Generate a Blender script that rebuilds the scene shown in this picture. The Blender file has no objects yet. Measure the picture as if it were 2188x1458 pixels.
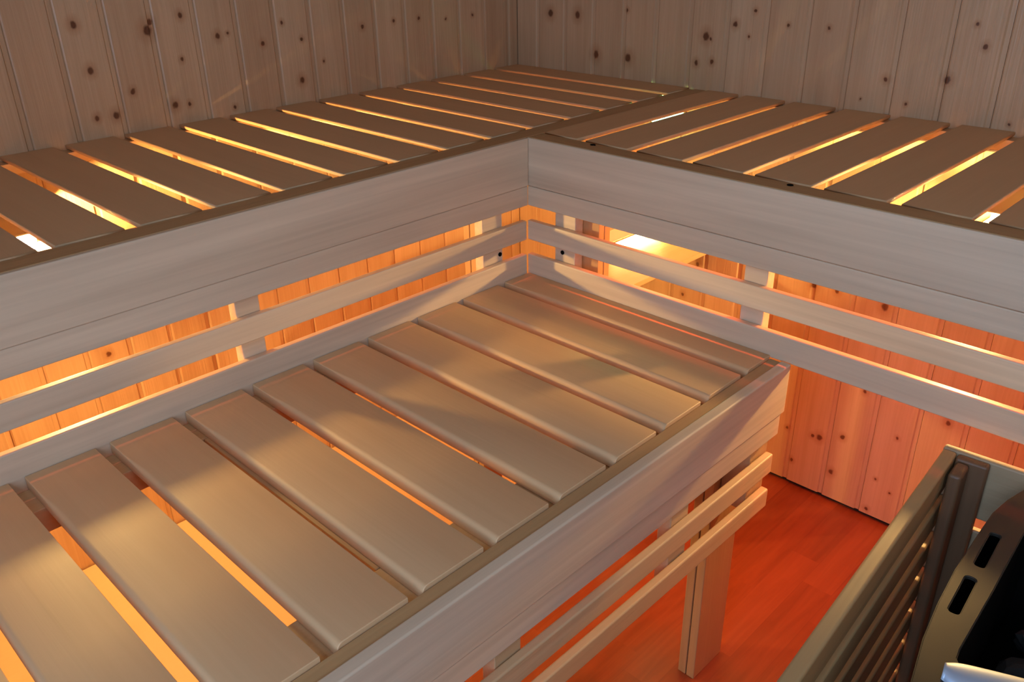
import bpy, bmesh, math, random
from mathutils import Vector, Matrix

# ------------------------------------------------------------------ camera
sc = bpy.context.scene
col = sc.collection
F = 1835.6                                     # focal length in pixels of the 2188 px wide frame
cam_d = bpy.data.cameras.new('camera')
cam_d.sensor_fit = 'HORIZONTAL'
cam_d.sensor_width = 36.0
cam_d.lens = F / 2188.0 * 36.0
cam_d.clip_start = 0.02
cam = bpy.data.objects.new('camera', cam_d)
col.objects.link(cam)
cam.location = (1.0961, -1.1578, 0.3705)
cam.rotation_euler = (1.1087, 0.0157, 0.7727)
sc.camera = cam

# ------------------------------------------------------------------ world, daylight, exposure
w = bpy.data.worlds.new('world')
sc.world = w
w.use_nodes = True
w.node_tree.nodes['Background'].inputs[0].default_value = (0.45, 0.62, 1.0, 1)
w.node_tree.nodes['Background'].inputs[1].default_value = 0.05
sc.view_settings.view_transform = 'Standard'
sc.view_settings.look = 'None'
sc.view_settings.exposure = 0.0
sc.view_settings.gamma = 1.0
sc.view_settings.use_curve_mapping = False
sc.cycles.max_bounces = 10
sc.cycles.diffuse_bounces = 6
sc.cycles.sample_clamp_indirect = 6.0
sc.cycles.use_denoising = True


def area_light(name, loc, rot, sx, sy, power, colr):
    d = bpy.data.lights.new(name, 'AREA')
    d.shape = 'RECTANGLE'
    d.size = sx
    d.size_y = sy
    d.energy = power
    d.color = colr
    o = bpy.data.objects.new(name, d)
    col.objects.link(o)
    o.location = loc
    o.rotation_euler = rot
    return o


# daylight entering through the glass door in the front wall and the small window in the right wall
area_light('door_daylight', (1.02, -1.735, 0.34), (math.radians(90), 0, 0), 0.56, 1.15, 16.5, (0.46, 0.685, 1.0))
area_light('window_daylight', (1.735, -0.95, 0.55), (math.radians(90), 0, math.radians(90)), 0.5, 0.5, 3.5, (0.62, 0.78, 1.0))

# lamp parameters (sauna lamps under the benches)
LAMP_COL = (1.0, 0.64, 0.21)
LAMP_SIDE = 2900.0       # emission of the two round lamps
TUBE_E = 62.0
GREEN_E = 22.0

# ------------------------------------------------------------------ dimensions (metres, z = 0 is the upper bench top)
XA, YB, ZF, ZC = -0.607, 0.6016, -0.9407, 1.10
XR, YF = 1.75, -1.75
ZB = -0.2699
random.seed(7)


# ------------------------------------------------------------------ node helpers
class NT:
    def __init__(s, mat):
        mat.use_nodes = True
        s.t = mat.node_tree
        s.bsdf = s.t.nodes['Principled BSDF']

    def n(s, typ, **kw):
        nd = s.t.nodes.new(typ)
        for k, v in kw.items():
            setattr(nd, k, v)
        return nd

    def l(s, a, b):
        s.t.links.new(a, b)

    def math(s, op, a, b=None, clamp=False):
        nd = s.n('ShaderNodeMath', operation=op)
        nd.use_clamp = clamp
        for i, v in enumerate((a, b)):
            if v is None:
                continue
            if isinstance(v, (int, float)):
                nd.inputs[i].default_value = v
            else:
                s.l(v, nd.inputs[i])
        return nd.outputs[0]

    def mix(s, fac, a, b, blend='MIX'):
        nd = s.n('ShaderNodeMix', data_type='RGBA', blend_type=blend)
        if isinstance(fac, (int, float)):
            nd.inputs[0].default_value = fac
        else:
            s.l(fac, nd.inputs[0])
        for i, v in ((6, a), (7, b)):
            if isinstance(v, tuple):
                nd.inputs[i].default_value = (*v, 1)
            else:
                s.l(v, nd.inputs[i])
        return nd.outputs[2]

    def ramp(s, fac, stops):
        nd = s.n('ShaderNodeMapRange')
        nd.inputs[1].default_value, nd.inputs[2].default_value = stops
        s.l(fac, nd.inputs[0])
        return nd.outputs[0]


def wood(name, axis, light, dark, streak=0.6, tint=0.12, rough=0.42, scale=1.0, knots=None, flat_axes=None, coat=0.0, bump=0.12, knot_col=(0.15, 0.055, 0.024)):
    """pale sauna wood with the grain along one axis; knots = list of (u, v, radius)"""
    m = bpy.data.materials.new(name)
    g = NT(m)
    tc = g.n('ShaderNodeTexCoord').outputs['Object']
    at = g.n('ShaderNodeAttribute', attribute_name='rnd').outputs['Fac']
    oi = g.n('ShaderNodeObjectInfo').outputs['Random']
    r = g.math('ADD', at, oi)
    off = g.n('ShaderNodeCombineXYZ')
    for i, k in enumerate((7.3, 11.9, 5.1)):
        g.l(g.math('MULTIPLY', r, k), off.inputs[i])
    add = g.n('ShaderNodeVectorMath', operation='ADD')
    g.l(tc, add.inputs[0])
    g.l(off.outputs[0], add.inputs[1])

    def noise(al, ac, detail, dist=0.0):
        mp = g.n('ShaderNodeMapping')
        sc_ = [ac * scale] * 3
        sc_[axis] = al * scale
        mp.inputs['Scale'].default_value = sc_
        g.l(add.outputs[0], mp.inputs[0])
        nz = g.n('ShaderNodeTexNoise')
        nz.inputs['Scale'].default_value = 1.0
        nz.inputs['Detail'].default_value = detail
        nz.inputs['Distortion'].default_value = dist
        g.l(mp.outputs[0], nz.inputs['Vector'])
        return nz.outputs['Fac']
    broad = g.ramp(noise(2.0, 26.0, 3.0, 0.6), (0.32, 0.70))
    fine = g.ramp(noise(5.0, 210.0, 4.0, 0.2), (0.3, 0.75))
    blotch = g.ramp(noise(4.0, 9.0, 2.0, 0.3), (0.3, 0.7))
    f = g.math('ADD', g.math('MULTIPLY', broad, 0.6), g.math('MULTIPLY', fine, 0.4))
    f = g.math('MULTIPLY', f, streak, True)
    c = g.mix(f, light, dark)
    c = g.mix(g.math('MULTIPLY', blotch, 0.22), c, tuple(min(1, x * y) for x, y in zip(light, (1.08, 1.05, 1.0))))
    # board to board tint
    frac = g.math('FRACT', g.math('MULTIPLY', r, 3.77))
    c = g.mix(g.math('MULTIPLY', frac, tint * 2.2), c, tuple(x * y for x, y in zip(dark, (0.95, 0.82, 0.72))))
    if knots:
        sep = g.n('ShaderNodeSeparateXYZ')
        g.l(tc, sep.inputs[0])
        # slight wobble for the outline
        wob = g.n('ShaderNodeTexNoise')
        wob.inputs['Scale'].default_value = 90
        g.l(tc, wob.inputs['Vector'])
        uv = g.n('ShaderNodeCombineXYZ')
        wv = g.math('MULTIPLY', g.math('SUBTRACT', wob.outputs['Fac'], 0.5), 0.006)
        g.l(g.math('ADD', sep.outputs[flat_axes[0]], wv), uv.inputs[0])
        g.l(g.math('MULTIPLY', g.math('ADD', sep.outputs[flat_axes[1]], wv), 0.85), uv.inputs[1])
        cur = None
        for (u, v, rad) in knots:
            d = g.n('ShaderNodeVectorMath', operation='DISTANCE')
            g.l(uv.outputs[0], d.inputs[0])
            d.inputs[1].default_value = (u, v * 0.85, 0)
            q = g.math('MULTIPLY', d.outputs['Value'], 1.12 / rad)
            cur = q if cur is None else g.math('MINIMUM', cur, q)
        halo = g.math('SUBTRACT', 1.0, g.ramp(cur, (0.9, 3.0)), True)
        core = g.math('SUBTRACT', 1.0, g.ramp(cur, (0.65, 1.15)), True)
        c = g.mix(g.math('MULTIPLY', halo, 0.5), c, tuple(x * y for x, y in zip(dark, (0.85, 0.6, 0.42))))
        c = g.mix(core, c, knot_col)
    g.l(c, g.bsdf.inputs['Base Color'])
    g.bsdf.inputs['Roughness'].default_value = rough
    g.bsdf.inputs['Coat Weight'].default_value = coat
    g.bsdf.inputs['Coat Roughness'].default_value = 0.3
    b = g.n('ShaderNodeBump')
    b.inputs['Strength'].default_value = bump
    b.inputs['Distance'].default_value = 0.002
    g.l(g.math('ADD', fine, g.math('MULTIPLY', broad, 1.5)), b.inputs['Height'])
    g.l(b.outputs[0], g.bsdf.inputs['Normal'])
    return m


def plain(name, c, rough=0.5, metal=0.0, emit=None, e=0.0):
    m = bpy.data.materials.new(name)
    g = NT(m)
    g.bsdf.inputs['Base Color'].default_value = (*c, 1)
    g.bsdf.inputs['Roughness'].default_value = rough
    g.bsdf.inputs['Metallic'].default_value = metal
    if emit:
        g.bsdf.inputs['Emission Color'].default_value = (*emit, 1)
        g.bsdf.inputs['Emission Strength'].default_value = e
    return m


KA = [(-.408, .182, .010), (-.400, .196, .006), (-.339, .203, .0055), (-.267, .158, .006), (-.245, .161, .003), (-.541, .204, .007), (-.529, .123, .0065), (-.351, .122, .004),
      (-.459, .076, .005), (-.381, .038, .0065), (-.35, .037, .004), (-.536, .038, .005), (-.5, .037, .007), (-.253, .015, .004), (-.167, .134, .005),
      (-.083, .047, .007), (-.072, .133, .004), (-.116, .171, .004), (.092, .143, .005), (.184, .148, .004), (-.021, .081, .003), (.261, .147, .004),
      (.348, .138, .003), (.439, .14, .004), (-.30, -.42, .005), (-.62, -.43, .006), (-.80, -.38, .006), (-.93, -.44, .006), (-.15, -.62, .006), (.05, -.7, .007)]
KB = [(-.485, .138, .009), (-.394, .139, .009), (-.332, .049, .010), (-.231, .05, .010), (-.239, .159, .004), (-.015, .116, .009), (-.003, .111, .004),
      (-.036, .056, .006), (.005, .063, .005), (.057, .146, .006), (.092, .123, .003), (.102, .176, .004), (.182, .153, .0035), (.271, .153, .004),
      (.549, .178, .0035), (.571, .141, .005), (.402, .066, .005), (.517, .077, .007), (.358, .023, .002), (.449, .024, .003), (.639, .011, .003),
      (.446, -.749, .006), (.433, -.854, .007), (.391, -.774, .008), (.374, -.776, .005), (.331, -.866, .005),
      (.308, -.781, .004), (.531, -.913, .005), (.538, -.824, .0035), (.566, -.699, .004), (.575, -.846, .003), (.477, -.613, .005), (.484, -.401, .009),
      (.32, -.396, .008), (.376, -.394, .006), (.014, -.425, .006), (-.168, -.525, .006), (-.023, -.518, .005), (.66, -.62, .006)]
P_L, P_D = (0.66, 0.465, 0.285), (0.44, 0.265, 0.145)          # spruce panelling
S_L, S_D = (0.70, 0.455, 0.245), (0.54, 0.32, 0.16)           # aspen benches
M = {
    'panel_a': wood('spruce_panel_left', 2, P_L, P_D, 0.75, 0.13, 0.36, knots=KA, flat_axes=(1, 2), bump=0.2),
    'panel_b': wood('spruce_panel_back', 2, P_L, P_D, 0.75, 0.10, 0.42, knots=KB, flat_axes=(0, 2), bump=0.2),
    'panel': wood('spruce_panel', 2, P_L, P_D, 0.75, 0.12, 0.4),
    'ceil': wood('spruce_ceiling', 1, P_L, P_D, 0.75, 0.12, 0.45),
    'slat_x': wood('bench_wood_x', 0, S_L, S_D, 0.38, 0.06, 0.60, bump=0.04),
    'slat_y': wood('bench_wood_y', 1, S_L, S_D, 0.38, 0.06, 0.60, bump=0.04),
    'face_x': wood('fascia_wood_x', 0, (0.76, 0.60, 0.43), (0.44, 0.325, 0.225), 0.85, 0.03, 0.40, scale=0.6, bump=0.08),
    'face_y': wood('fascia_wood_y', 1, (0.76, 0.60, 0.43), (0.44, 0.325, 0.225), 0.85, 0.03, 0.40, scale=0.6, bump=0.08),
    'strip_x': wood('trim_wood_x', 0, (0.52, 0.31, 0.14), (0.34, 0.185, 0.075), 0.7, 0.03, 0.5),
    'strip_y': wood('trim_wood_y', 1, (0.52, 0.31, 0.14), (0.34, 0.185, 0.075), 0.7, 0.03, 0.5),
    'pine_x': wood('pine_x', 0, (0.68, 0.47, 0.26), (0.50, 0.29, 0.14), 0.6, 0.05, 0.45),
    'pine_y': wood('pine_y', 1, (0.68, 0.47, 0.26), (0.50, 0.29, 0.14), 0.6, 0.05, 0.45),
    'post': wood('post_pine', 2, (0.50, 0.31, 0.15), (0.36, 0.19, 0.085), 0.6, 0.05, 0.5,
                 knots=[(-.03, -.60, .008), (-.005, -.55, .004), (-.07, -.73, .004), (-.62, -.6, .006)], flat_axes=(1, 2)),
    'guard_x': wood('guard_wood_x', 0, (0.44, 0.32, 0.19), (0.32, 0.20, 0.105), 0.6, 0.05, 0.5),
    'guard_y': wood('guard_wood_y', 1, (0.46, 0.31, 0.145), (0.33, 0.20, 0.085), 0.6, 0.05, 0.5),
    'guard_post': wood('shade_toned_post', 2, (0.19, 0.095, 0.045), (0.11, 0.05, 0.025), 0.6, 0.05, 0.5),  # darkened tone stands in for the shade on the guard posts
    'pale_board': wood('pale_floor_board', 1, (0.56, 0.40, 0.23), (0.48, 0.32, 0.17), 0.3, 0.0, 0.5, bump=0.02),
    'dark': plain('dark_recess', (0.02, 0.012, 0.008), 0.8),
    'knot': plain('dark_knot', (0.10, 0.04, 0.02), 0.6),
    'black': plain('black_enamel', (0.003, 0.003, 0.003), 0.9),
    'chrome': plain('brushed_steel', (0.5, 0.5, 0.5), 0.35, 1.0),
    'lamp_base': plain('lamp_base_white', (0.7, 0.68, 0.62), 0.4),
    'lamp': plain('lamp_glass', (1, 0.8, 0.5), 0.4, 0, LAMP_COL, LAMP_SIDE),
    'lamp_b': plain('lamp_glass_back', (1, 0.8, 0.5), 0.4, 0, (1.0, 0.60, 0.20), LAMP_SIDE * 0.9),
    'tube': plain('lamp_tube', (1, 0.9, 0.7), 0.4, 0, (1.0, 0.84, 0.28), TUBE_E),
    'green': plain('green_lamp_glass', (0.6, 1, 0.8), 0.4, 0, (0.28, 1.0, 0.42), GREEN_E),
}

M['black'].node_tree.nodes['Principled BSDF'].inputs['Specular IOR Level'].default_value = 0.08
# knotty dark-grey stone and heater casing
m = bpy.data.materials.new('heater_casing')
g = NT(m)
nz = g.n('ShaderNodeTexNoise')
nz.inputs['Scale'].default_value = 260
nz.inputs['Detail'].default_value = 4
g.l(g.mix(g.math('MULTIPLY', nz.outputs['Fac'], 0.5), (0.034, 0.030, 0.024), (0.022, 0.020, 0.016)), g.bsdf.inputs['Base Color'])
g.bsdf.inputs['Metallic'].default_value = 0.4
g.bsdf.inputs['Roughness'].default_value = 0.42
M['casing'] = m
M['steel'] = plain('lip_painted_sheen', (0.42, 0.50, 0.62), 0.45, 0.35)  # bluish tone stands in for daylight reflected off the lip
m = bpy.data.materials.new('heater_stone')
g = NT(m)
nz = g.n('ShaderNodeTexNoise')
nz.inputs['Scale'].default_value = 40
nz.inputs['Detail'].default_value = 6
g.l(g.mix(nz.outputs['Fac'], (0.012, 0.012, 0.013), (0.035, 0.033, 0.032)), g.bsdf.inputs['Base Color'])
g.bsdf.inputs['Roughness'].default_value = 0.75
M['stone'] = m

# laminate floor: narrow staves running in y with staggered butt joints
m = bpy.data.materials.new('cherry_laminate')
g = NT(m)
tc = g.n('ShaderNodeTexCoord').outputs['Object']
sep = g.n('ShaderNodeSeparateXYZ')
g.l(tc, sep.inputs[0])
sx = g.math('MULTIPLY', sep.outputs[0], 1 / 0.066)
row = g.math('FLOOR', sx)
stag = g.math('MULTIPLY', g.math('FRACT', g.math('MULTIPLY', g.math('SINE', g.math('MULTIPLY', row, 12.9898)), 43758.5)), 1.0)
sy = g.math('ADD', g.math('MULTIPLY', sep.outputs[1], 1 / 0.37), stag)
cell = g.math('FLOOR', sy)
cv = g.n('ShaderNodeCombineXYZ')
g.l(row, cv.inputs[0])
g.l(cell, cv.inputs[1])
wn = g.n('ShaderNodeTexWhiteNoise', noise_dimensions='3D')
g.l(cv.outputs[0], wn.inputs['Vector'])
mp = g.n('ShaderNodeMapping')
mp.inputs['Scale'].default_value = (55, 5, 1)
g.l(tc, mp.inputs[0])
nadd = g.n('ShaderNodeVectorMath', operation='ADD')
g.l(mp.outputs[0], nadd.inputs[0])
g.l(wn.outputs['Color'], nadd.inputs[1])
nz = g.n('ShaderNodeTexNoise')
nz.inputs['Scale'].default_value = 1
nz.inputs['Detail'].default_value = 5
nz.inputs['Distortion'].default_value = 0.8
g.l(nadd.outputs[0], nz.inputs['Vector'])
f = g.math('ADD', g.math('MULTIPLY', wn.outputs['Value'], 0.6), g.math('MULTIPLY', g.ramp(nz.outputs['Fac'], (0.3, 0.7)), 0.4))
c = g.mix(f, (0.36, 0.085, 0.032), (0.20, 0.040, 0.016))
edge = g.math('LESS_THAN', g.math('FRACT', sx), 0.03)
c = g.mix(g.math('MULTIPLY', edge, 0.25), c, (0.2, 0.04, 0.02))
g.l(c, g.bsdf.inputs['Base Color'])
g.bsdf.inputs['Roughness'].default_value = 0.27
M['floor'] = m

m = bpy.data.materials.new('door_glass')
g = NT(m)
tr = g.n('ShaderNodeBsdfTransparent')
gl = g.n('ShaderNodeBsdfGlossy')
gl.inputs['Roughness'].default_value = 0.02
mx = g.n('ShaderNodeMixShader')
mx.inputs[0].default_value = 0.08
g.l(tr.outputs[0], mx.inputs[1])
g.l(gl.outputs[0], mx.inputs[2])
g.l(mx.outputs[0], g.t.nodes['Material Output'].inputs['Surface'])
M['glass'] = m


# ------------------------------------------------------------------ object helpers
def mesh_obj(name, verts, faces, mat, rnd=None, parent=None, loc=(0, 0, 0), smooth=False, mats=None, face_mats=None):
    me = bpy.data.meshes.new(name)
    me.from_pydata(verts, [], faces)
    me.materials.append(mat)
    if mats:
        for x in mats:
            me.materials.append(x)
        for p_, k in zip(me.polygons, face_mats):
            p_.material_index = k
    if rnd is not None:
        a = me.attributes.new('rnd', 'FLOAT', 'FACE')
        a.data.foreach_set('value', rnd)
    if smooth:
        me.polygons.foreach_set('use_smooth', [True] * len(me.polygons))
    me.update()
    o = bpy.data.objects.new(name, me)
    col.objects.link(o)
    if parent:
        o.parent = parent
    o.location = loc
    return o


def local(parent, p):
    if parent is None:
        return Vector(p)
    return parent_mat[parent.name].inverted() @ Vector(p)


parent_mat = {}


def empty(name, loc, rz=0.0, label=None, cat=None, group=None):
    o = bpy.data.objects.new(name, None)
    o.empty_display_size = 0.05
    col.objects.link(o)
    o.location = loc
    o.rotation_euler = (0, 0, rz)
    parent_mat[o.name] = Matrix.Translation(loc) @ Matrix.Rotation(rz, 4, 'Z')
    if label:
        o['label'] = label
        o['category'] = cat
    if group:
        o['group'] = group
    return o


def box(name, x0, x1, y0, y1, z0, z1, mat, parent=None, bev=0.0015, seg=2, label=None, own=False, long=None):
    """a board: real box with eased edges; coordinates are scene coordinates unless own=True (then the thing's own frame)"""
    cx, cy, cz = (x0 + x1) / 2, (y0 + y1) / 2, (z0 + z1) / 2
    hx, hy, hz = abs(x1 - x0) / 2, abs(y1 - y0) / 2, abs(z1 - z0) / 2
    vs = [(sx * hx, sy * hy, sz * hz) for sx in (-1, 1) for sy in (-1, 1) for sz in (-1, 1)]
    fs = [(0, 1, 3, 2), (4, 6, 7, 5), (0, 4, 5, 1), (2, 3, 7, 6), (0, 2, 6, 4), (1, 5, 7, 3)]
    o = mesh_obj(name, vs, fs, M[mat] if isinstance(mat, str) else mat)
    if bev > 0:
        bm = bmesh.new()
        bm.from_mesh(o.data)
        es = bm.edges[:]
        if long is not None:
            es = [e for e in es if abs((e.verts[0].co - e.verts[1].co)[long]) > 1e-6]
        bmesh.ops.bevel(bm, geom=es, offset=min(bev, hx * .9, hy * .9, hz * .9), segments=seg, profile=0.5, affect='EDGES')
        big = [f_ for f_ in bm.faces if f_.calc_area() > 0.35 * max(1e-9, min(hx * hy, hy * hz, hx * hz) * 4)]
        for f_ in bm.faces:
            f_.smooth = True
        bm.to_mesh(o.data)
        bm.free()
        wn_ = o.modifiers.new('weighted', 'WEIGHTED_NORMAL')
        wn_.keep_sharp = False
        wn_.weight = 100
    if parent is not None:
        o.parent = parent
        o.location = Vector((cx, cy, cz)) if own else parent_mat[parent.name].inverted() @ Vector((cx, cy, cz))
    else:
        o.location = (cx, cy, cz)
    if label:
        o['label'] = label
    return o


def copy_part(src, parent, world_loc):
    o = src.copy()
    col.objects.link(o)
    o.parent = parent
    o.location = parent_mat[parent.name].inverted() @ Vector(world_loc)
    return o


def cyl(name, center, radius, depth, axis, mat, parent=None, seg=24, own=False, bev=0.0, label=None):
    bm = bmesh.new()
    bmesh.ops.create_cone(bm, cap_ends=True, segments=seg, radius1=radius, radius2=radius, depth=depth)
    if bev:
        es = [e for e in bm.edges if len(e.link_faces) == 2 and min(len(f_.verts) for f_ in e.link_faces) == 4 and max(len(f_.verts) for f_ in e.link_faces) > 4]
        bmesh.ops.bevel(bm, geom=es, offset=bev, segments=3, affect='EDGES')
    me = bpy.data.meshes.new(name)
    if axis == 'x':
        bmesh.ops.rotate(bm, verts=bm.verts, matrix=Matrix.Rotation(math.pi / 2, 3, 'Y'))
    elif axis == 'y':
        bmesh.ops.rotate(bm, verts=bm.verts, matrix=Matrix.Rotation(math.pi / 2, 3, 'X'))
    for f_ in bm.faces:
        f_.smooth = len(f_.verts) == 4
    bm.to_mesh(me)
    bm.free()
    me.materials.append(M[mat] if isinstance(mat, str) else mat)
    o = bpy.data.objects.new(name, me)
    col.objects.link(o)
    if parent is not None:
        o.parent = parent
        o.location = Vector(center) if own else parent_mat[parent.name].inverted() @ Vector(center)
    else:
        o.location = center
    if label:
        o['label'] = label
    return o


def struct(o):
    o['kind'] = 'structure'
    return o


# ------------------------------------------------------------------ the room
def panel_wall(name, grooves, z0, z1, place, mat, gap_at_floor=True):
    """vertical tongue-and-groove boards as one wall; place(u, d, z) maps board coordinates to the scene (d = depth into the wall)"""
    vs, fs, rn = [], [], []
    for a, b in zip(grooves[:-1], grooves[1:]):
        r = random.random()
        prof = [(a, 0.0060), (a + 0.0016, 0.0014), (a + 0.0040, 0.0), (b - 0.0105, 0.0), (b - 0.0080, 0.0034), (b, 0.0038), (b, 0.0060)]
        n0 = len(vs)
        for u, d in prof:
            vs.append(place(u, d, z0))
            vs.append(place(u, d, z1))
        for i in range(len(prof) - 1):
            fs.append((n0 + 2 * i, n0 + 2 * i + 2, n0 + 2 * i + 3, n0 + 2 * i + 1))
            rn.append(r)
        # bottom end of the board
        nb = len(vs)
        for u, d in prof:
            vs.append(place(u, d, z0))
        vs.append(place(b, 0.014, z0))
        vs.append(place(a, 0.014, z0))
        fs.append(tuple(range(nb, nb + len(prof) + 2)))
        rn.append(r)
    # backing, running on past the corner
    nb = len(vs)
    a, b = grooves[0], grooves[-1] + (.046 if name == 'wall_left' else 0)
    for u, d, z in ((a, .014, ZF), (b, .014, ZF), (b, .014, z1), (a, .014, z1), (a, .06, ZF), (b, .06, ZF), (b, .06, z1), (a, .06, z1)):
        vs.append(place(u, d, z))
    for q in ((0, 1, 2, 3), (4, 5, 6, 7), (0, 1, 5, 4), (1, 2, 6, 5), (2, 3, 7, 6), (3, 0, 4, 7)):
        fs.append(tuple(nb + k for k in q))
        rn.append(0.5)
    o = mesh_obj(name, vs, fs, mat, rn, mats=[M['dark']], face_mats=[0] * (len(fs) - 6) + [1] * 6)
    bm = bmesh.new()
    bm.from_mesh(o.data)
    bmesh.ops.recalc_face_normals(bm, faces=bm.faces)
    bm.to_mesh(o.data)
    bm.free()
    return struct(o)


def groove_list(g0, p, lo, hi):
    k0 = math.ceil((lo - g0) / p)
    k1 = math.floor((hi - g0) / p)
    gs = [g0 + p * k for k in range(k0, k1 + 1)]
    if gs[0] - lo > 1e-3:
        gs.insert(0, lo) if gs[0] - lo > 0.02 else gs.__setitem__(0, lo)
    if hi - gs[-1] > 1e-3:
        gs.append(hi) if hi - gs[-1] > 0.02 else gs.__setitem__(-1, hi)
    return gs


panel_wall('wall_left', groove_list(-0.5709, 0.0878, YF, YB + .012), ZF + 0.014, ZC, lambda u, d, z: (XA - d, u, z), M['panel_a'])
panel_wall('wall_back', groove_list(-0.5270, 0.0945, XA, XR), ZF + 0.014, ZC, lambda u, d, z: (u, YB + d, z), M['panel_b'])
struct(box('floor', XA - .06, XR + .06, YF - .06, YB + .06, ZF - .05, ZF, 'floor', bev=0)).location.z = ZF - .025
# texture of the floor must stay in scene coordinates
fo = bpy.data.objects['floor']
for v in fo.data.vertices:
    v.co += Vector(fo.location)
fo.location = (0, 0, 0)
ceil_bs = groove_list(-0.5, 0.0945, XA, XR)
vs, fs, rn = [], [], []
for a, b in zip(ceil_bs[:-1], ceil_bs[1:]):
    n0 = len(vs)
    for u, d in ((a, .006), (a + .004, 0), (b - .004, 0), (b, .006)):
        vs += [(u, YF, ZC + d), (u, YB, ZC + d)]
    for i in range(3):
        fs.append((n0 + 2 * i, n0 + 2 * i + 1, n0 + 2 * i + 3, n0 + 2 * i + 2))
    rn += [random.random()] * 3
nb = len(vs)
for x, y, z in ((XA, YF, ZC + .06), (XR, YF, ZC + .06), (XR, YB, ZC + .06), (XA, YB, ZC + .06)):
    vs.append((x, y, z))
fs.append((nb, nb + 1, nb + 2, nb + 3))
rn.append(.5)
struct(mesh_obj('ceiling', vs, fs, M['ceil'], rn))


def wall_with_hole(name, axis, pos, lo, hi, h0, h1, z0, z1, out):
    """plain panelled wall around an opening; its boards are drawn by the material"""
    def bx(u0, u1, a0, a1):
        n0 = len(V)
        d0, d1 = sorted((pos, pos + out))
        if axis == 'y':
            c_ = [(u, d, z) for u in (u0, u1) for d in (d0, d1) for z in (a0, a1)]
        else:
            c_ = [(d, u, z) for u in (u0, u1) for d in (d0, d1) for z in (a0, a1)]
        V.extend(c_)
        for q in ((0, 1, 3, 2), (4, 6, 7, 5), (0, 4, 5, 1), (2, 3, 7, 6), (0, 2, 6, 4), (1, 5, 7, 3)):
            Fc.append(tuple(n0 + k for k in q))
            Rn.append(random.random() * .1)
    V, Fc, Rn = [], [], []
    n = max(1, round((h0 - lo) / .094))
    for i in range(n):
        bx(lo + (h0 - lo) * i / n, lo + (h0 - lo) * (i + 1) / n - .002, ZF, ZC)
    n = max(1, round((hi - h1) / .094))
    for i in range(n):
        bx(h1 + (hi - h1) * i / n, h1 + (hi - h1) * (i + 1) / n - .002, ZF, ZC)
    if z0 > ZF:
        bx(h0, h1, ZF, z0)
    bx(h0, h1, z1, ZC)
    return struct(mesh_obj(name, V, Fc, M['panel'], Rn))


wall_with_hole('wall_front', 'y', YF, XA, XR, 0.70, 1.34, ZF, 0.98, -.06)
wall_with_hole('wall_right', 'x', XR, YF, YB, -1.22, -0.68, 0.28, 0.82, .06)
door = struct(empty('door_1', (1.02, YF - .02, ZF)))
box('door_glass', 0.74, 1.30, YF - .028, YF - .020, ZF + .02, 0.94, 'glass', door, bev=0)
for x0, x1, z0, z1 in ((.70, .74, ZF, .98), (1.30, 1.34, ZF, .98), (.74, 1.30, .94, .98)):
    box('door_frame', x0, x1, YF - .05, YF + .005, z0, z1, 'post', door)
box('door_handle', 0.78, 0.81, YF + .01, YF + .05, -0.1, 0.15, 'pine_y', door, bev=.006, seg=3)
win = struct(empty('window_1', (XR + .02, -.95, .28)))
box('window_glass', XR + .020, XR + .026, -1.18, -.72, .32, .78, 'glass', win, bev=0)
for y0, y1, z0, z1 in ((-1.22, -1.18, .28, .82), (-.72, -.68, .28, .82), (-1.18, -.72, .28, .32), (-1.18, -.72, .78, .82)):
    box('window_frame', XR - .005, XR + .05, y0, y1, z0, z1, 'post', win)

fb = box('floor_board', XA + .004, -.090, -1.60, .40, ZF, ZF + .044, 'pale_board', bev=.002)
fb['label'] = 'pale smooth board lying on the floor under the left wall bench'
fb['category'] = 'board'

# ------------------------------------------------------------------ upper bench along the left wall (slats across it)
UB = empty('sauna_bench', (-0.30, -0.55, ZF), 0, 'upper slatted sauna bench along the left wall, pale fascia board, glowing gaps between its slats', 'bench')
PU, OU, WU = 0.1119, 0.0663, 0.0918
XS0, XS1 = XA + 0.0005, -0.0490
TH = 0.0070
zt = -TH / 2
y = OU + PU * 4
proto = box('slat', XS0, XS1, y, YB - .0006, -TH, 0, 'slat_x', UB, bev=.0018, seg=2, long=0)
proto2 = None
for k in range(3, -17, -1):
    y = OU + PU * k
    if y < YF:
        break
    if proto2 is None:
        proto2 = box('slat', XS0, XS1, y, y + WU, -TH, 0, 'slat_x', UB, bev=.0018, seg=2, long=0)
    else:
        copy_part(proto2, UB, ((XS0 + XS1) / 2, y + WU / 2, zt))
YE = YF + .004
# front trim: two strips with a fine joint between them
box('trim_strip', -.0480, -.0330, YE, YB - .003, -.016, -.0025, 'strip_y', UB, bev=.0012)
box('trim_strip', -.0318, -.0025, YE, YB - .003, -.016, -.0010, 'strip_y', UB, bev=.0015)
box('fascia_board', -.0180, .0035, YE, -.0021, -.0932, -.0020, 'face_y', UB, bev=.002)
box('fascia_board', -.0180, .0000, YE, -.0006, -.1327, -.0940, 'face_y', UB, bev=.002)
box('front_ledger', -.0760, -.0190, YE, .0180, -.050, -.0105, 'pine_y', UB)
box('wall_ledger', XS0, XA + .030, YE, YB - .003, -.030, -.0090, 'pine_y', UB)
rail = box('front_rail', -.0131, 0, YE, -.0040, -.2016, -.1624, 'face_y', UB, bev=.0025, seg=3)
box('front_rail', -.0131, 0, YE, -.0040, -.3000, -.2311, 'face_y', UB, bev=.0025, seg=3)
for y0 in (-.110, -.6185, -1.15, -1.60):
    b_ = box('batten', -.0360, -.0140, y0, y0 + .040 + (.012 if y0 > -.2 else 0), -.285, -.0610, 'face_y', UB, bev=.0015)
cyl('screw', (-.0135, -.066, -.2175), .0042, .002, 'x', 'black', UB, 16, label='dark screw hole in the corner batten')
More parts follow.
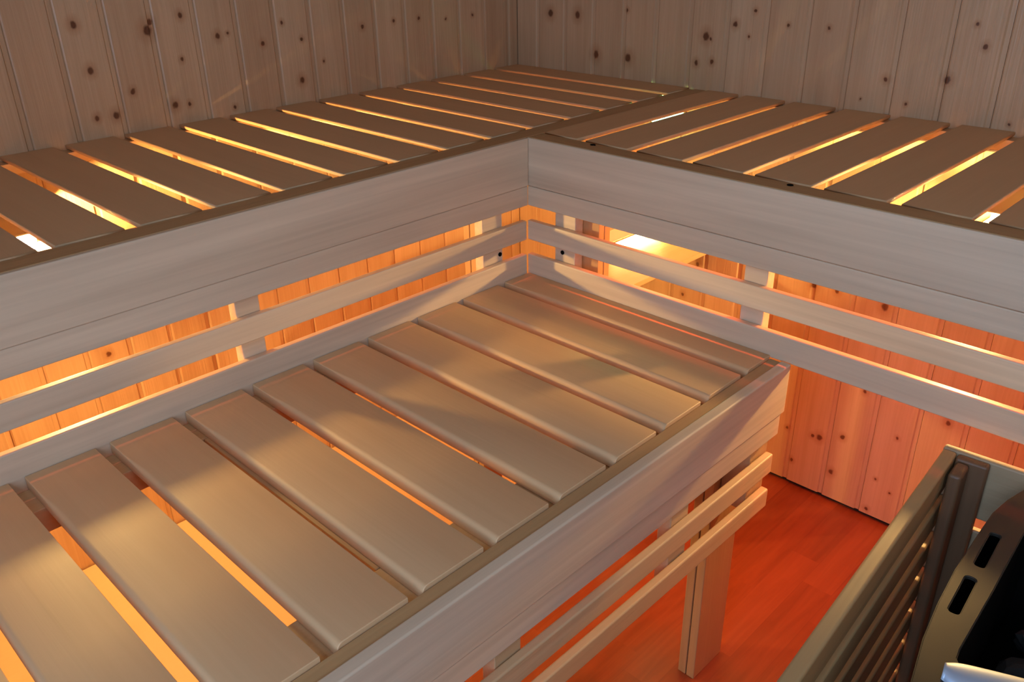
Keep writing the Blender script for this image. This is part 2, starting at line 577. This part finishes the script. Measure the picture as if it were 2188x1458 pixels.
for y0 in (-.100, -1.25):
    box('post', -.078, -.062, y0, y0 + .055, ZF, -.0506, 'post', UB)
    box('post', -.060, -.044, y0, y0 + .055, ZF, -.0506, 'post', UB)

# ------------------------------------------------------------------ upper bench along the back wall
RB = empty('sauna_bench', (0.85, 0.30, ZF), 0, 'upper slatted sauna bench along the back right wall, screw holes in its front trim', 'bench')
PR, OR, GR = 0.1144, 0.0812, 0.0200
y0, y1 = .0457, YB - .0006
box('slat', .0015, OR, y0, y1, -TH, 0, 'slat_y', RB, bev=.0018, seg=2, long=1)
proto = None
for k in range(1, 16):
    x1 = OR + PR * k
    x0 = x1 - (PR - GR)
    if x1 > XR:
        break
    if proto is None:
        proto = box('slat', x0, x1, y0, y1, -TH, 0, 'slat_y', RB, bev=.0018, seg=2, long=1)
    else:
        copy_part(proto, RB, ((x0 + x1) / 2, (y0 + y1) / 2, zt))
XE = XR - .004
box('trim_strip', .0015, XE, .0300, .0450, -.016, -.0025, 'strip_x', RB, bev=.0012)
box('trim_strip', .0015, XE, .0010, .0290, -.016, -.0010, 'strip_x', RB, bev=.0015)
box('fascia_board', -.0022, XE, -.0015, .0180, -.0932, -.0020, 'face_x', RB, bev=.002)
box('fascia_board', -.0022, XE, .0000, .0180, -.1327, -.0940, 'face_x', RB, bev=.002)
box('front_ledger', .0015, XE, .0190, .0700, -.050, -.0105, 'pine_x', RB)
box('wall_ledger', .0015, XE, YB - .034, YB - .003, -.030, -.0090, 'pine_x', RB)
box('front_rail', -.0030, XE, .0000, .0131, -.2016, -.1624, 'face_x', RB, bev=.0025, seg=3)
box('front_rail', -.0030, XE, .0000, .0131, -.2750, -.2311, 'face_x', RB, bev=.0025, seg=3)
for x0 in (.057, .4626, .98, 1.48):
    box('batten', x0, x0 + .041 + (.009 if x0 < .1 else 0), .0140, .0370, -.285, -.0610, 'face_x', RB, bev=.0015)
cyl('screw', (.0765, .0137, -.2135), .0042, .002, 'y', 'black', RB, 16, label='dark screw hole in the corner batten')
cyl('screw', (.1309, .0300, -.0012), .0048, .0025, 'z', 'black', RB, 16, label='dark screw hole in the front trim near the corner')
cyl('screw', (.5133, .0287, -.0012), .0048, .0025, 'z', 'black', RB, 16, label='dark screw hole in the middle of the front trim')
for x0 in (.098, 1.70):
    box('post', x0, x0 + .045, .040, .056, ZF, -.0506, 'post', RB)
    box('post', x0, x0 + .045, .058, .074, ZF, -.0506, 'post', RB)
# board lying across the frame under the bench, beside the tube lamp
box('shelf_board', -.088, .081, .115, YB - .003, -.362, -.350, 'pine_y', RB, bev=.0015, label='short board under the bench, lit yellow by the tube lamp')
box('shelf_bearer', -.088, .081, .080, .114, -.392, -.352, 'pine_x', RB)

# ------------------------------------------------------------------ lower bench
def round_slat(name, x0, x1, y0, y1, z0, z1, mat, parent, start=.035, end=.115, rmax=.0070):
    """slat whose near (-y) edge is square at its left end and runs out into a round edge; the far edge stays crisp"""
    hx, hy, hz = (x1 - x0) / 2, (y1 - y0) / 2, (z1 - z0) / 2
    st = [0, .001, start] + [start + (end - start) * k / 8 for k in range(1, 9)] + [2 * hx - .001, 2 * hx]
    vs, fs = [], []
    K = 7
    for si, sx_ in enumerate(st):
        t_ = min(1, max(0, (sx_ - start) / (end - start)))
        r = .0012 + (rmax - .0012) * (t_ * t_ * (3 - 2 * t_))
        e_ = .0008 if si in (0, len(st) - 1) else 0.0
        sec = []
        for k in range(K):                          # near top round-over
            an = math.pi / 2 * k / (K - 1)
            sec.append((-hy + r - r * math.sin(an) + 0, hz - r + r * math.cos(an)))
        sec += [(-hy, -hz + .001), (-hy + .001, -hz), (hy - .001, -hz), (hy, -hz + .001), (hy, hz - .001), (hy - .0004, hz - .0003), (hy - .0012, hz)]
        for yy_, zz_ in sec:
            vs.append((-hx + sx_, yy_ * (1 - e_ / hy), zz_ * (1 - e_ / hz)))
    n_ = K + 7
    for i_ in range(len(st) - 1):
        for k in range(n_):
            k2 = (k + 1) % n_
            fs.append((i_ * n_ + k, i_ * n_ + k2, (i_ + 1) * n_ + k2, (i_ + 1) * n_ + k))
    fs.append(tuple(range(n_ - 1, -1, -1)))
    fs.append(tuple((len(st) - 1) * n_ + k for k in range(n_)))
    o = mesh_obj(name, vs, fs, M[mat], parent=parent, smooth=True)
    bm = bmesh.new()
    bm.from_mesh(o.data)
    bmesh.ops.recalc_face_normals(bm, faces=bm.faces)
    bm.to_mesh(o.data)
    bm.free()
    o.data.set_sharp_from_angle(angle=math.radians(25))
    o.location = parent_mat[parent.name].inverted() @ Vector(((x0 + x1) / 2, (y0 + y1) / 2, (z0 + z1) / 2))
    return o


LB = empty('sauna_bench', (0.28, -0.75, ZF), 0, 'lower slatted sauna bench in front of the left wall bench, crossed by light and shadow', 'bench')
PL, OL, WL = 0.110, 0.070, 0.0907
TL = 0.018
X0, X1 = 0.0012, 0.5321
round_slat('slat', X0, X1, -OL, -.0010, ZB - TL, ZB, 'slat_x', LB)
proto = None
for k in range(1, 15):
    y = -(OL + PL * k)
    if y < YF:
        break
    if proto is None:
        proto = round_slat('slat', X0, X1, y, y + WL, ZB - TL, ZB, 'slat_x', LB)
    else:
        copy_part(proto, LB, ((X0 + X1) / 2, y + WL / 2, ZB - TL / 2))
box('trim_strip', .5335, .5525, YE, -.0020, ZB - .030, ZB - .0050, 'strip_y', LB, bev=.001)
box('fascia_board', .5532, .5710, YE, -.0040, -.3590, ZB - .0010, 'face_y', LB, bev=.003, seg=3)
box('fascia_board', .5532, .5680, YE, -.0100, -.3990, -.3600, 'face_y', LB, bev=.002)
box('front_ledger', .4560, .5320, YE, -.0080, -.3450, ZB - TL - .0005, 'pine_y', LB)
box('wall_ledger', .0040, .0300, YE, -.0010, -.3450, ZB - TL - .0005, 'pine_y', LB)
box('wall_ledger', .0310, .0600, YE, -.0010, -.3250, ZB - TL - .0005, 'pine_y', LB)
for yy in (-.735, -1.50):
    box('cross_bearer', .0610, .4550, yy, yy + .045, -.3850, ZB - TL - .0005, 'pine_x', LB)
for z1_, z0_ in ((-.4320, -.4690), (-.5020, -.5380)):
    box('front_rail', .5560, .5700, YE, -.0200, z0_, z1_, 'pine_y', LB, bev=.003, seg=3)
for yy in (-.290, -.650, -1.20):
    box('batten', .5325, .5550, yy, yy + .045, -.560, -.3995, 'pine_y', LB)
for yy in (-.0890, -1.10):
    box('post', .4905, .5070, yy, yy + .0950, ZF, -.3460, 'post', LB)
    box('post', .4720, .4885, yy, yy + .0950, ZF, -.3460, 'post', LB)
    box('spacer', .5080, .5545, yy + .02, yy + .075, -.53, -.400, 'post', LB)

# ------------------------------------------------------------------ lamps under the benches
def dome(name, center, r, squash, axis, mat, parent, label=None):
    bm = bmesh.new()
    bmesh.ops.create_uvsphere(bm, u_segments=12, v_segments=8, radius=r)
    for v in bm.verts:
        v.co[axis] *= squash
    me = bpy.data.meshes.new(name)
    for f_ in bm.faces:
        f_.smooth = True
    bm.to_mesh(me)
    bm.free()
    me.materials.append(M[mat])
    o = bpy.data.objects.new(name, me)
    col.objects.link(o)
    o.parent = parent
    o.location = parent_mat[parent.name].inverted() @ Vector(center)
    if label:
        o['label'] = label
    return o


L1 = Vector((-.492, -.742, -.125))
t = empty('sauna_lamp', (XA, L1.y, L1.z), 0, 'glowing lamp on the left wall, seen through the slat gap at the left edge', 'lamp')
cyl('lamp_base', (XA + .02, L1.y, L1.z), .045, .038, 'x', 'lamp_base', t, bev=.004)
cyl('lamp_neck', (XA + .060, L1.y, L1.z), .014, .044, 'x', 'lamp_base', t)
dome('lamp_glass', L1, .016, 1.0, 0, 'lamp', t)
box('lamp_hood', XA + .001, L1.x + .060, L1.y - .080, L1.y + .080, L1.z + .030, L1.z + .033, 'lamp_base', t)
box('added_back_shield', L1.x - .026, L1.x - .022, L1.y - .160, L1.y + .160, L1.z - .070, L1.z - .012, 'lamp_base', t)  # added unseen plate, keeps lamp light off the wall below
L2 = Vector((.700, .450, -.120))
t = empty('sauna_lamp', (L2.x, YB, L2.z), 0, 'glowing lamp on the back wall, seen through the slat gaps at the right edge', 'lamp')
cyl('lamp_base', (L2.x, YB - .02, L2.z), .045, .038, 'y', 'lamp_base', t, bev=.004)
cyl('lamp_neck', (L2.x, YB - .073, L2.z), .016, .070, 'y', 'lamp_base', t)
dome('lamp_glass', L2, .016, 1.0, 1, 'lamp_b', t)
box('lamp_hood', L2.x - .080, L2.x + .080, L2.y - .060, YB - .001, L2.z + .028, L2.z + .031, 'lamp_base', t)
box('added_side_shield', L2.x - .054, L2.x - .051, L2.y - .055, YB - .001, L2.z - .004, L2.z + .0275, 'lamp_base', t, bev=.0005)  # added unseen plate, stops light streaks reaching the left wall
box('lamp_tray', L2.x - .050, L2.x + .050, L2.y - .034, YB - .001, L2.z - .040, L2.z - .036, 'lamp_base', t)
STRIP_L, STRIP_R = (1.0, 0.13, 0.02), (1.0, 0.035, 0.012)


def led_strip(x, y, length, along, power, colr, label):
    t_ = empty('light_strip', (x, y, -.0505), 0, label, 'light strip')
    if along == 'y':
        box('strip_housing', x - .008, x + .008, y - length / 2, y + length / 2, -.0560, -.0506, 'lamp_base', t_, bev=.001)
        l_ = area_light('strip_light', (0, 0, -.0062), (0, math.radians(22), 0), .012, length - .01, power, colr)
    else:
        box('strip_housing', x - length / 2, x + length / 2, y - .008, y + .008, -.0560, -.0506, 'lamp_base', t_, bev=.001)
        l_ = area_light('strip_light', (0, 0, -.0062), (math.radians(12), 0, 0), length - .01, .012, power, colr)
    l_.data.spread = math.radians(118)
    l_.parent = t_
    return t_


led_strip(-.090, -.80, 1.30, 'y', 2.2, STRIP_L, 'orange light strip hidden under the front of the left wall bench')
led_strip(-.090, .24, .60, 'y', 2.2, STRIP_L, 'short orange light strip under the bench at the room corner')
led_strip(1.15, .0880, 1.10, 'x', 3.0, STRIP_R, 'red light strip hidden under the front of the back wall bench')
led_strip(.36, .0880, .46, 'x', 1.8, STRIP_L, 'added orange strip brightening the rail tops under the back bench, between its first two battens')  # added light, brightens the rail tops near the corner


def added_wall_wash(name_loc, length, along, power, label):  # added wash lights that brighten the wall seen through the slat gaps
    x, y = name_loc
    t_ = empty('light_strip', (x, y, -.0305), 0, label, 'light strip')
    if along == 'y':
        box('strip_housing', x - .005, x + .005, y - length / 2, y + length / 2, -.0340, -.0306, 'lamp_base', t_, bev=.0008)
        l_ = area_light('strip_light', (0, 0, -.0040), (0, math.radians(40), 0), .007, length - .01, power, (1.0, 0.74, 0.26))
    else:
        box('strip_housing', x - length / 2, x + length / 2, y - .005, y + .005, -.0340, -.0306, 'lamp_base', t_, bev=.0008)
        l_ = area_light('strip_light', (0, 0, -.0040), (math.radians(40), 0, 0), length - .01, .007, power, (1.0, 0.74, 0.26))
    l_.data.spread = math.radians(100)
    l_.parent = t_


added_wall_wash((.80, YB - .0265), 1.10, 'x', 1.9, 'added yellow wash strip under the back wall bench, brightening the wall behind its slat gaps')
added_wall_wash((XA + .0225, .16), .70, 'y', 1.2, 'added yellow wash strip brightening the left wall under the corner of the benches')
t = empty('tube_lamp', (-.081, .42, -.350), 0, 'bright white tube lamp on the edge of the board under the corner of the benches', 'lamp')
cyl('lamp_tube', (-.079, .461, -.3405), .0075, .200, 'y', 'tube', t, 16)
box('added_shade', -.1260, -.0730, .240, .590, -.3240, -.3220, 'lamp_base', t, bev=.0005)  # added lid, blocks tube light rising through the slats onto the wall
box('added_shade_bracket', -.0950, -.0730, .582, .590, -.3495, -.3242, 'lamp_base', t, bev=.0005)
box('added_shade_bracket', -.0950, -.0730, .240, .247, -.3495, -.3242, 'lamp_base', t, bev=.0005)
box('lamp_holder', -.087, -.071, .563, .580, -.3495, -.332, 'lamp_base', t)
box('lamp_holder', -.087, -.071, .342, .360, -.3495, -.332, 'lamp_base', t)
t = empty('colour_lamp', (-.10, YB, -.065), 0, 'small green lamp on the back wall under the benches at the corner', 'lamp')
cyl('lamp_base', (-.10, YB - .004, -.068), .048, .010, 'y', 'lamp_base', t)
dome('lamp_glass', (-.10, YB - .012, -.068), .046, .35, 1, 'green', t)

# ------------------------------------------------------------------ wooden guard around the heater (its own frame: x to the right, y to the back)
GO = Vector((.821, -.030, ZF))
GA = math.radians(3.7)
G = empty('heater_guard', GO, GA, 'slatted wooden guard railing around the dark heater at the lower right', 'railing')
ZG = -.292 - ZF                                     # height of the guard above the floor
GL, GW = 0.72, 0.62


def gb(name, x0, x1, y0, y1, z0, z1, mat, bev=.002, seg=3, label=None):
    return box(name, x0, x1, y0, y1, z0, z1, mat, G, bev, seg, label, own=True)


gb('top_rail', .001, .019, -GL, -.0185, ZG - .036, ZG, 'guard_y', .004, 4)
gb('top_rail', .003, .016, -GL, -.0185, ZG - .056, ZG - .0365, 'guard_y', .002)
gb('top_rail', .000, GW, -.0165, -.0035, ZG - .093, ZG, 'guard_x', .003)
z = ZG - .072
while z > .06:
    gb('slat', .002, .018, -GL, -.0185, z - .041, z, 'guard_y', .003)
    z -= .0645
z = ZG - .113
while z > .06:
    gb('slat', .002, GW, -.0155, -.0035, z - .041, z, 'guard_x', .003)
    z -= .0645
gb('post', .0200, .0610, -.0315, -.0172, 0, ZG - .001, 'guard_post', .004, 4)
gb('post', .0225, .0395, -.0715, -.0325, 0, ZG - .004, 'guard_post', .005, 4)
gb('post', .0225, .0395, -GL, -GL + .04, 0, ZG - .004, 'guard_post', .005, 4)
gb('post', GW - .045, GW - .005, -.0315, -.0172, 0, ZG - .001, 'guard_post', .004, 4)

# ------------------------------------------------------------------ the heater: grey casing with oblong slots around a black stone basket
ZH = -.300
H = empty('sauna_heater', (1.12, -.26, ZF), 0, 'grey metal sauna heater with oblong slots and a black stone basket', 'heater')
edge = [(.930, -.062), (.9215, -.100), (.9170, -.140), (.9176, -.180), (.9187, -.214), (.9207, -.2757), (.9267, -.343), (.9347, -.4043), (.9484, -.4706), (.967, -.520), (1.00, -.548), (1.06, -.566), (1.13, -.570),
        (1.20, -.560), (1.25, -.535), (1.285, -.49), (1.295, -.40), (1.30, -.25), (1.295, -.12), (1.27, -.075), (1.15, -.062)]
hole = [(.9577, -.157), (.9640, -.285), (.9680, -.395), (.9700, -.4090), (.9745, -.4155), (.9810, -.4165), (1.027, -.3937), (1.08, -.372), (1.20, -.350), (1.240, -.345), (1.255, -.33), (1.255, -.14), (1.245, -.122),
        (1.15, -.115), (.985, -.112), (.962, -.120)]


def slot_poly(ax, ay, bx_, by, hw, n=6):
    d = Vector((bx_ - ax, by - ay)).normalized()
    p = Vector((-d.y, d.x))
    pts = []
    r = .0045                                            # rounded corners
    A_, B_ = Vector((ax, ay)), Vector((bx_, by))
    for c0, sd, su in ((A_, 1, -1), (A_, -1, -1), (B_, -1, 1), (B_, 1, 1)):
        cc = c0 + d * (-su * r) + p * sd * (hw - r)
        a0 = {(1, -1): 90, (-1, -1): 180, (-1, 1): 270, (1, 1): 0}[(sd, su)]
        for k in range(n):
            an = math.radians(a0 + 90 * k / (n - 1))
            pts.append(cc + (d * math.cos(an) + p * math.sin(an)) * r)
    return [(q.x, q.y) for q in pts]


slots = [slot_poly(.9340, -.1805, .9388, -.2538, .0058), slot_poly(.9392, -.2780, .9442, -.3475, .0058)]
slots += [[(2.205 - x + .0, y) for x, y in s_][::-1] for s_ in slots]


def plate(name, outer, holes, z0, z1, mat, parent, bev=0.0):
    bm = bmesh.new()
    loops = []
    for lp in [outer] + holes:
        vs_ = [bm.verts.new((x, y_, z1)) for x, y_ in lp]
        es = [bm.edges.new((vs_[i], vs_[(i + 1) % len(vs_)])) for i in range(len(vs_))]
        loops.append((vs_, es))
    bmesh.ops.triangle_fill(bm, use_beauty=True, use_dissolve=False, edges=[e for _, es in loops for e in es])
    top = bm.faces[:]
    for f_ in top:
        if f_.normal.z < 0:
            f_.normal_flip()
    ret = bmesh.ops.extrude_face_region(bm, geom=top)
    nv = [v for v in ret['geom'] if isinstance(v, bmesh.types.BMVert)]
    for v in nv:
        v.co.z = z0
    bmesh.ops.recalc_face_normals(bm, faces=bm.faces)
    if bev:
        es = [e for e in bm.edges if len(e.link_faces) == 2 and e.calc_face_angle(0) > 1.0 and abs(e.verts[0].co.z - z1) < 1e-5 and abs(e.verts[1].co.z - z1) < 1e-5]
        bmesh.ops.bevel(bm, geom=es, offset=bev, segments=3, affect='EDGES', clamp_overlap=True)
    me = bpy.data.meshes.new(name)
    inv = parent_mat[parent.name].inverted()
    for v in bm.verts:
        v.co = inv @ v.co
    bm.to_mesh(me)
    bm.free()
    me.materials.append(M[mat])
    o = bpy.data.objects.new(name, me)
    col.objects.link(o)
    o.parent = parent
    return o


plate('casing_rim', edge, [hole] + slots, ZH - .004, ZH, 'casing', H, .0014)
# casing wall under the rim
vs, fs = [], []
inset = [(x + (.006 if x < 1.1 else -.006), y_ + (.006 if y_ < -.3 else -.006)) for x, y_ in edge]
n = len(inset)
for zz in (ZH - .0045, -.72):
    for x, y_ in inset:
        vs.append(tuple(parent_mat[H.name].inverted() @ Vector((x, y_, zz))))
for i in range(n):
    j = (i + 1) % n
    fs.append((i, j, n + j, n + i))
fs.append(tuple(range(2 * n - 1, n - 1, -1)))
casing = mesh_obj('casing', vs, fs, M['casing'], parent=H)
sol = casing.modifiers.new('thick', 'SOLIDIFY')
sol.thickness = .0015
# black basket: walls and floor below the opening
vs, fs = [], []
n = len(hole)
for zz in (ZH - .0045, -.47):
    for x, y_ in hole:
        vs.append(tuple(parent_mat[H.name].inverted() @ Vector((x, y_, zz))))
for i in range(n):
    j = (i + 1) % n
    fs.append((i, j, n + j, n + i))
fs.append(tuple(range(2 * n - 1, n - 1, -1)))
bas = mesh_obj('stone_basket', vs, fs, M['black'], parent=H)
sol = bas.modifiers.new('thick', 'SOLIDIFY')
sol.thickness = .0012
# raised lip along the front edge of the opening and along its left edge
path = [(.9660, -.4370), (.9760, -.4350), (.9900, -.4290), (1.030, -.4100), (1.08, -.3900), (1.14, -.3760), (1.20, -.3680), (1.250, -.3660)]
half_w = [.010, .018, .019, .017, .017, .017, .015, .004]
vs, fs = [], []
K = 9
for i, ((px, py), hw_) in enumerate(zip(path, half_w)):
    a = Vector(path[max(0, i - 1)])
    b = Vector(path[min(len(path) - 1, i + 1)])
    d = (b - a).normalized()
    nrm = Vector((-d.y, d.x))
    for k in range(K):
        an = math.pi * k / (K - 1)
        q = Vector((px, py)) + nrm * hw_ * math.cos(an)
        vs.append(tuple(parent_mat[H.name].inverted() @ Vector((q.x, q.y, ZH + .0003 + min(hw_, .009) * math.sin(an)))))
for i in range(len(path) - 1):
    for k in range(K - 1):
        fs.append((i * K + k, i * K + k + 1, (i + 1) * K + k + 1, (i + 1) * K + k))
fs.append(tuple(range(K)))
fs.append(tuple(range(len(path) * K - 1, (len(path) - 1) * K - 1, -1)))
lipo = mesh_obj('rim_lip', vs, fs, M['steel'], parent=H, smooth=True)
sub = lipo.modifiers.new('sub', 'SUBSURF')
sub.levels = sub.render_levels = 2
for x, y_ in ((.95, -.10), (.95, -.50), (1.27, -.10), (1.27, -.50)):
    cyl('leg', (x, y_, (ZF - .72) / 2), .012, abs(-.72 - ZF), 'z', 'black', H, 12)


# stones: a few kinds, copied; each is a thing of its own
def stone_mesh(seed):
    rr = random.Random(seed)
    bm = bmesh.new()
    bmesh.ops.create_icosphere(bm, subdivisions=2, radius=.024)
    cuts = [Vector((rr.uniform(-1, 1), rr.uniform(-1, 1), rr.uniform(-1, 1))).normalized() for _ in range(9)]
    ds = [rr.uniform(.013, .020) for _ in cuts]
    sx_, sy_, sz_ = rr.uniform(.85, 1.35), rr.uniform(.75, 1.1), rr.uniform(.6, .85)
    for v in bm.verts:
        for c_, d_ in zip(cuts, ds):
            e_ = v.co.dot(c_)
            if e_ > d_:
                v.co -= c_ * (e_ - d_)
        v.co = Vector((v.co.x * sx_, v.co.y * sy_, v.co.z * sz_))
    me = bpy.data.meshes.new('heater_stone')
    bm.to_mesh(me)
    bm.free()
    me.materials.append(M['stone'])
    return me


kinds = [stone_mesh(s_) for s_ in (3, 5, 8, 13)]
rs = random.Random(4)
for lev, zc in enumerate((-.446, -.405)):
    for i in range(6):
        for j in range(6):
            x = 1.012 + .056 * i + rs.uniform(-.003, .003)
            y_ = -.325 + .056 * j + rs.uniform(-.004, .004)
            if x > 1.225 or y_ > -.145:
                continue
            o = bpy.data.objects.new('heater_stone', kinds[rs.randrange(4)])
            col.objects.link(o)
            o.location = (x, y_, zc + rs.uniform(-.002, .002))
            o.rotation_euler = (rs.uniform(-.3, .3), rs.uniform(-.3, .3), rs.uniform(0, 6.28))
            o['label'] = 'small dark angular stone lying among the others in the black heater basket'
            o['category'] = 'stone'
            o['group'] = 'stones in the heater basket'
